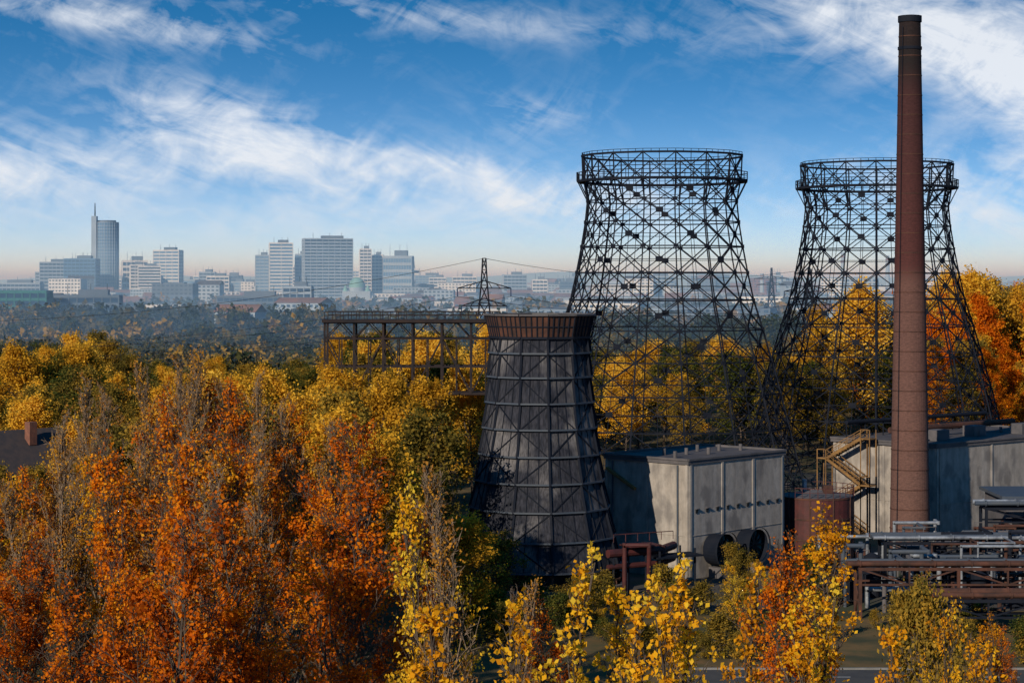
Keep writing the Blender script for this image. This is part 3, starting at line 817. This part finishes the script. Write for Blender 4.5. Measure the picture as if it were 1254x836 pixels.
LM={}
LM['orange']=leaf_mat('orange_leaves',[(0.26,0.05,0.008),(0.60,0.13,0.009),(0.75,0.22,0.010),(0.76,0.36,0.02)],0.45)
LM['yellow']=leaf_mat('yellow_leaves',[(0.42,0.15,0.010),(0.74,0.32,0.012),(0.82,0.46,0.02),(0.80,0.55,0.05)],0.45)
LM['gold']=leaf_mat('gold_leaves',[(0.22,0.12,0.018),(0.52,0.27,0.022),(0.76,0.42,0.035),(0.82,0.53,0.08)],0.4)
LM['green']=leaf_mat('green_leaves',[(0.028,0.04,0.012),(0.05,0.065,0.016),(0.12,0.105,0.02),(0.32,0.19,0.03)],0.3)
LM['olive']=leaf_mat('olive_leaves',[(0.07,0.065,0.018),(0.17,0.125,0.024),(0.30,0.19,0.03),(0.45,0.25,0.03)],0.35)
LM['brown']=leaf_mat('brown_leaves',[(0.14,0.07,0.02),(0.34,0.15,0.03),(0.52,0.24,0.03),(0.60,0.30,0.03)],0.35)
bk,bp_=M['bark'],M['bark_pale']
TR={}
TR['orange']=[make_tree('orange_maple_tree',s,20,0.22,0.25,28,0.90,8600,0.17,bk,LM['orange'],0.2,0.38,topthin=0.9,twr=.016,nt=6) for s in (1,2,3)]
TR['yellow']=[make_tree('yellow_maple_tree',s,20,0.2,0.22,24,0.85,3400,0.18,bk,LM['yellow'],0.2,0.35,topthin=0.5,nt=4,twr=.012) for s in (4,5,6)]
TR['whip']=[make_tree('young_maple_tree',s,20,0.35,0.15,20,1.15,900,0.17,bk,LM['yellow'],0.12,0.25,topthin=0.0,nb=5,nt=3,twr=.010,trunk_r=.13) for s in (24,25,26)]
TR['bare']=[make_tree('bare_poplar_tree',s,20,0.2,0.20,30,1.05,2300,0.15,bp_,LM['brown'],0.25,0.5,topthin=0.8,nt=6,twr=.018) for s in (7,8)]
TR['gold']=[make_tree('golden_willow_tree',s,16,0.15,0.36,28,0.55,15000,0.25,bk,LM['gold'],0.4,0.1,flat=0.8,nt=3) for s in (9,10,11)]
TR['green']=[make_tree('green_oak_tree',s,16,0.15,0.36,28,0.5,14000,0.3,bk,LM['green'],0.45,0.05,flat=0.8,nt=3) for s in (12,13)]
TR['olive']=[make_tree('olive_ash_tree',s,16,0.15,0.32,28,0.6,11000,0.26,bk,LM['olive'],0.42,0.25,flat=0.6,nt=3) for s in (14,15)]
TR['tall']=[make_tree('orange_beech_tree',s,26,0.12,0.22,34,0.7,20000,0.33,bk,LM['orange'],0.45,0.1,flat=0.6,nt=3) for s in (16,17)]
TR['shrub']=[make_tree('hawthorn_shrub',s,4,0.06,0.42,16,0.5,3200,0.16,bk,LM['green'] if s==18 else LM['olive'],0.25,0.1,trunk_r=.07,nt=3,nb=5,flat=.5) for s in (18,19)]
BASEH={'orange':20,'yellow':20,'whip':20,'bare':20,'gold':16,'green':16,'olive':16,'tall':26,'shrub':4}
placed=[]
rgt=random.Random(77)
def tree(kind,x,y,H,wide=1.0):
    me=rgt.choice(TR[kind]); o=bpy.data.objects.new(me.name.split('.')[0],me); scene.collection.objects.link(o)
    s=H/BASEH[kind]; o.location=(x,y,-0.05); o.rotation_euler=(0,0,rgt.uniform(0,6.28)); w=s*wide*rgt.uniform(0.9,1.1); o.scale=(w,w,s)
    placed.append((x,y))
def pick(tbl):
    u=rgt.random(); c=0
    for k,p in tbl:
        c+=p
        if u<c: return k
    return tbl[0][0]
for k,x,d,H,w in (
  ('whip',0.2,56,20.2,0.9),('whip',1.0,60,20.4,0.9),('whip',2.3,58,19.8,0.9),('whip',3.6,62,19.2,0.9),('whip',4.8,57,20.4,0.9),('whip',6.1,60,20.0,0.9),('whip',7.3,66,19.0,.9),
  ('whip',-0.9,58,19.6,1.0),('whip',8.6,63,19.0,0.9),('whip',10.2,62,18.4,0.9),('whip',13.0,64,17.8,.9),
  ('bare',-3.0,86,20.2,0.7),('yellow',-3.6,88,19.4,0.75),('yellow',12.9,92,17.8,1.15),('orange',14.2,97,16.2,0.9),
  ('yellow',17.6,84,14.8,0.7),('orange',-5.2,96,17.0,0.8),('olive',18.9,92,14.0,0.6),('bare',8.0,100,13.0,0.9),
  ('yellow',4.6,92,12.5,.8),('orange',1.0,98,12.5,.8),('bare',0.5,90,15,.7),
  ('yellow',24,110,10.5,1.0),('bare',22,105,13.0,.8),('orange',28,116,8.5,1.0),('whip',15.5,70,16.6,.9),('whip',17,72,16.2,.9),
  ('gold',57.5,335,25.5,0.9),('tall',62,345,21,1.0),('gold',53,350,22,.8),
  ('gold',-5,262,16,1.1),('gold',-10,250,15,1.1),('gold',-12,300,19,1.1),('gold',-3,330,20,1),
  ('orange',31,152,6,1.2),('olive',-2,170,7,1.6),('olive',5,166,4,2),('yellow',22,170,5,1.6),('green',26,176,5,1.2),('olive',20,178,5,1.5),
  ('yellow',17,154,7,1.3),('gold',-4,160,9,1.2),('orange',-8,158,11,1.1)):
    tree(k,x,d,H,w)
for x,d,H in ((-24,140,22.6),(-22,137,21.8),(-20.5,142,22.9),(-18.6,138,21.4),(-26,146,22.2),(-17,145,21.6),(-28.5,138,21.0),(-31,142,21.4),(-14.5,139,20.2),(-22.5,148,23.0),(-36,140,20),(-12.5,132,19.2),(-15,118,19.8),(-19,112,20.2),(-25,116,20.6)):
    tree('bare',x,d,H,.75)
for i in range(80):
    x=rgt.uniform(-4,48); y=rgt.uniform(148.5,179)
    if x>28 and y>168: continue
    if math.hypot(x-2.5,y-188)<11: continue
    tree('shrub',x,y,rgt.uniform(1.0,3.2),rgt.uniform(.9,1.5))
def fill(d0,d1,step,f0,f1,tbl,hf,excl=lambda x,y:False,wide=1.0,jit=0.4):
    y=d0
    while y<d1:
        x=f0*y
        while x<f1*y:
            xx=x+rgt.uniform(-jit,jit)*step; yy=y+rgt.uniform(-jit,jit)*step
            x+=step
            if excl(xx,yy): continue
            H=hf(xx,yy)
            if -0.275*yy<xx<-0.215*yy and yy<205: H=min(H,28-.093*yy)
            if H<3: continue
            tree(pick(tbl),xx,yy,H,wide)
        y+=step
hs=lambda x,y: math.hypot(x+53,y-214)<11 or math.hypot(x+80,y-262)<11
def near_h(x,y):
    base=17.6+(y-78)*0.025
    if x<-0.19*y: base-=1.8
    return base*rgt.uniform(0.84,1.12)
fill(80,152,7.2,-0.34,-0.085,[('orange',.54),('bare',.32),('yellow',.14)],near_h)
fill(152,250,7.8,-0.36,-0.045,[('gold',.48),('olive',.24),('bare',.22),('orange',.06)],lambda x,y:(15.5 if x>-0.15*y else 14.0)*rgt.uniform(0.82,1.12),excl=lambda x,y: hs(x,y) or math.hypot(x-2.5,y-188)<12)
def mid_h(x,y):
    b=x/y
    base=14.8
    if -0.18<b<-0.085: base=10.5
    return base*rgt.uniform(0.72,1.18)
fill(255,420,10.4,-0.37,-0.01,[('green',.36),('gold',.32),('olive',.28),('orange',.04)],mid_h,excl=lambda x,y: hs(x,y) or (x>-26 and y<262) or (x>-5 and y<300),wide=1.08)
fill(322,420,11,-0.01,0.24,[('green',.32),('gold',.28),('olive',.36),('orange',.04)],lambda x,y:14*rgt.uniform(0.8,1.15),excl=lambda x,y: math.hypot(x-51.6,y-289)<30,wide=1.08)
fill(330,470,11,0.205,0.36,[('tall',.58),('gold',.12),('olive',.3)],lambda x,y:(25.5+2.2*math.sin(x*.3))*rgt.uniform(0.88,1.08) if y>380 else 17)

def woodland(name,seed,bands):
    rg=np.random.default_rng(seed); Cs=[];Ss=[];Ts=[]
    for d0,d1,n,k,sz in bands:
        y=rg.uniform(d0,d1,n); x=rg.uniform(-0.36,0.34,n)*y
        H=rg.uniform(7,16,n)*(1+0.2*np.sin(x*0.013+y*.01)); Rr=rg.uniform(2.5,7.0,n)
        tt=np.clip(rg.normal(0.36,0.28,n)+0.18*np.sin(x*.012+y*.006),0,1)
        dirs=norm(rg.normal(size=(n*k,3))); dirs[:,2]=np.abs(dirs[:,2])*1.0-0.25
        rr=rg.uniform(0.55,1.15,n*k)[:,None]
        lump=1+0.3*np.sin(dirs[:,0:1]*5+np.repeat(x,k)[:,None])*np.cos(dirs[:,1:2]*6+np.repeat(y,k)[:,None])
        c=np.stack([np.repeat(x,k),np.repeat(y,k),np.repeat(H*0.58,k)],1)
        ext=np.stack([np.repeat(Rr,k),np.repeat(Rr,k),np.repeat(H*0.45,k)],1)
        Cs.append(c+dirs*ext*rr*lump); Ss.append(np.full(n*k,sz)); Ts.append(np.clip(np.repeat(tt,k)+rg.normal(size=n*k)*.10,0,1))
    C=np.concatenate(Cs);S=np.concatenate(Ss);T=np.concatenate(Ts); C[:,2]=np.maximum(C[:,2],.5)
    V,F=leaves_np(C,S,rg,0.5)
    me=build_quads(name,V,F,[leaf_mat('woodland_leaves',[(0.016,0.028,0.014),(0.035,0.044,0.018),(0.09,0.075,0.022),(0.28,0.17,0.03)],0.25)],np.zeros(len(F)),T)
    o=bpy.data.objects.new(name,me); scene.collection.objects.link(o)
woodland('distant_woodland',21,[(425,650,1000,170,1.2),(650,1100,1300,100,1.8),(1100,1900,1500,44,3.0),(1900,3200,1200,26,4.0)])

# ------------------------------------------------------------------ real, thin air volumes: valley haze and a low mist
def air(name,col,dens,c,size):
    hb=MB(); hm,nt,out=new_mat(name)
    v=nt.nodes.new('ShaderNodeVolumeScatter'); v.inputs['Color'].default_value=(*col,1); v.inputs['Density'].default_value=dens; v.inputs['Anisotropy'].default_value=0.0
    nt.links.new(v.outputs[0],out.inputs['Volume'])
    hb.box(c,size,hm); hb.obj(name)
air('valley_haze',(0.42,0.70,1.0),0.00038,(0,7350,30),(15000,13900,66))
air('ground_mist',(0.32,0.60,1.0),0.00045,(0,1615,7.5),(5000,2370,19))

# ------------------------------------------------------------------ sun, sky, camera
SD=Vector((-0.46,-0.76,0.40)).normalized()
elev=math.asin(SD.z); rotz=math.atan2(SD.x,SD.y)
sl=bpy.data.lights.new('sun','SUN'); sl.energy=5.0; sl.angle=rad(0.5); sl.color=(1.0,0.87,0.69)
so=bpy.data.objects.new('sun',sl); scene.collection.objects.link(so)
so.rotation_euler=(-SD).to_track_quat('-Z','Y').to_euler()

w=bpy.data.worlds.new('World'); scene.world=w; w.use_nodes=True
nt=w.node_tree; nt.nodes.clear(); L=nt.links.new
out=nt.nodes.new('ShaderNodeOutputWorld'); bg=nt.nodes.new('ShaderNodeBackground'); bg.inputs['Strength'].default_value=0.15
L(bg.outputs[0],out.inputs['Surface'])
tc=nt.nodes.new('ShaderNodeTexCoord')
def math_n(op,a,b=None,c=None,clamp=False):
    n=nt.nodes.new('ShaderNodeMath'); n.operation=op; n.use_clamp=clamp
    for i,v in enumerate((a,b,c)):
        if v is None: continue
        if isinstance(v,(int,float)): n.inputs[i].default_value=v
        else: L(v,n.inputs[i])
    return n.outputs[0]
sep=nt.nodes.new('ShaderNodeSeparateXYZ'); L(tc.outputs['Generated'],sep.inputs[0])
X,Y,Z=sep.outputs
sky=nt.nodes.new('ShaderNodeTexSky'); sky.sky_type='NISHITA'; sky.sun_disc=False
sky.sun_elevation=elev; sky.sun_rotation=rotz; sky.altitude=0; sky.air_density=1.0; sky.dust_density=0.4; sky.ozone_density=3
zz=math_n('MULTIPLY_ADD',Z,6.5,0.03)
cmb=nt.nodes.new('ShaderNodeCombineXYZ'); L(X,cmb.inputs[0]); L(Y,cmb.inputs[1]); L(zz,cmb.inputs[2])
vn=nt.nodes.new('ShaderNodeVectorMath'); vn.operation='NORMALIZE'; L(cmb.outputs[0],vn.inputs[0]); L(vn.outputs[0],sky.inputs['Vector'])
hsv=nt.nodes.new('ShaderNodeHueSaturation'); hsv.inputs['Saturation'].default_value=1.42; hsv.inputs['Value'].default_value=1.15; hsv.inputs['Hue'].default_value=0.492
L(sky.outputs[0],hsv.inputs['Color'])
A=math_n('MULTIPLY',X,25.0); B=math_n('MULTIPLY',Z,25.0)
def noise2(sa,sb,shear,scale,det,dist,off=0.0,rough=0.6):
    a=math_n('MULTIPLY',A,sa); b=math_n('MULTIPLY',math_n('MULTIPLY_ADD',A,shear,B),sb)
    c=nt.nodes.new('ShaderNodeCombineXYZ'); L(a,c.inputs[0]); L(b,c.inputs[1]); c.inputs[2].default_value=off
    n=nt.nodes.new('ShaderNodeTexNoise'); n.inputs['Scale'].default_value=scale; n.inputs['Detail'].default_value=det
    n.inputs['Distortion'].default_value=dist; n.inputs['Roughness'].default_value=rough
    L(c.outputs[0],n.inputs['Vector']); return n.outputs['Fac']
n1=noise2(0.5,1.0,0.18,1.0,10,1.4,1.3,0.6)
n2=noise2(0.8,2.4,0.34,1.3,8,1.0,7.7,0.6)
n3=noise2(1.2,1.5,-0.35,0.9,9,2.0,3.1,0.6)
tex=math_n('ADD',math_n('MULTIPLY',n1,0.42),math_n('ADD',math_n('MULTIPLY',n2,0.28),math_n('MULTIPLY',n3,0.30)))
def blob(ca,cb,ra,rb,tilt,amp):
    da=math_n('SUBTRACT',A,ca); db=math_n('SUBTRACT',B,cb); c,s=math.cos(rad(tilt)),math.sin(rad(tilt))
    u=math_n('MULTIPLY',math_n('ADD',math_n('MULTIPLY',da,c),math_n('MULTIPLY',db,s)),1/ra)
    v=math_n('MULTIPLY',math_n('SUBTRACT',math_n('MULTIPLY',db,c),math_n('MULTIPLY',da,s)),1/rb)
    q=math_n('ADD',math_n('MULTIPLY',u,u),math_n('MULTIPLY',v,v))
    return math_n('MULTIPLY',math_n('EXPONENT',math_n('MULTIPLY',q,-1.0)),amp)
bl=[blob(-4.9,3.15,2.0,0.24,-8,0.75),blob(-0.8,3.2,3.0,0.22,-5,0.42),blob(-3.2,1.72,1.5,0.46,-20,0.95),blob(-0.9,1.3,2.2,0.30,-9,0.9),
    blob(-6.0,1.35,2.2,0.45,0,0.85),blob(0.3,2.0,0.7,0.3,0,0.4),blob(4.9,3.0,2.0,0.58,-15,1.05),blob(6.2,2.2,1.0,0.6,-30,0.75),blob(6.2,0.9,1.6,0.6,-10,0.75),blob(2.8,1.1,3,0.4,0,0.3),blob(-2.5,0.7,5,0.3,0,0.3)]
m=bl[0]
for b in bl[1:]: m=math_n('ADD',m,b)
m=math_n('ADD',m,0.06)
dens=math_n('ADD',math_n('MULTIPLY',m,0.40),math_n('MULTIPLY',math_n('SUBTRACT',tex,0.5),2.8))
dens=math_n('MULTIPLY',math_n('SUBTRACT',dens,0.0),1.6,clamp=True)
dens=math_n('MULTIPLY',dens,math_n('MINIMUM',math_n('MULTIPLY',m,1.5),1.0),clamp=True)
# pale haze band hugging the horizon
hz=math_n('MULTIPLY',math_n('EXPONENT',math_n('MULTIPLY',math_n('MAXIMUM',B,0.0),-1.1)),0.97)
mh=nt.nodes.new('ShaderNodeMix'); mh.data_type='RGBA'; L(hz,mh.inputs[0]); L(hsv.outputs[0],mh.inputs[6]); mh.inputs[7].default_value=(5.4,5.5,5.65,1)
mx=nt.nodes.new('ShaderNodeMix'); mx.data_type='RGBA'; L(math_n('MULTIPLY',dens,0.88),mx.inputs[0]); L(mh.outputs[2],mx.inputs[6]); mx.inputs[7].default_value=(5.8,6.0,6.3,1)
L(mx.outputs[2],bg.inputs['Color'])

cam=bpy.data.cameras.new('camera'); co=bpy.data.objects.new('camera',cam); scene.collection.objects.link(co)
co.location=(0,0,EYE); co.rotation_euler=(rad(90),0,0); cam.sensor_width=36; cam.lens=2500*36/1254; cam.shift_y=-73/1254
cam.clip_start=0.5; cam.clip_end=30000; scene.camera=co
print('trees',len(placed))
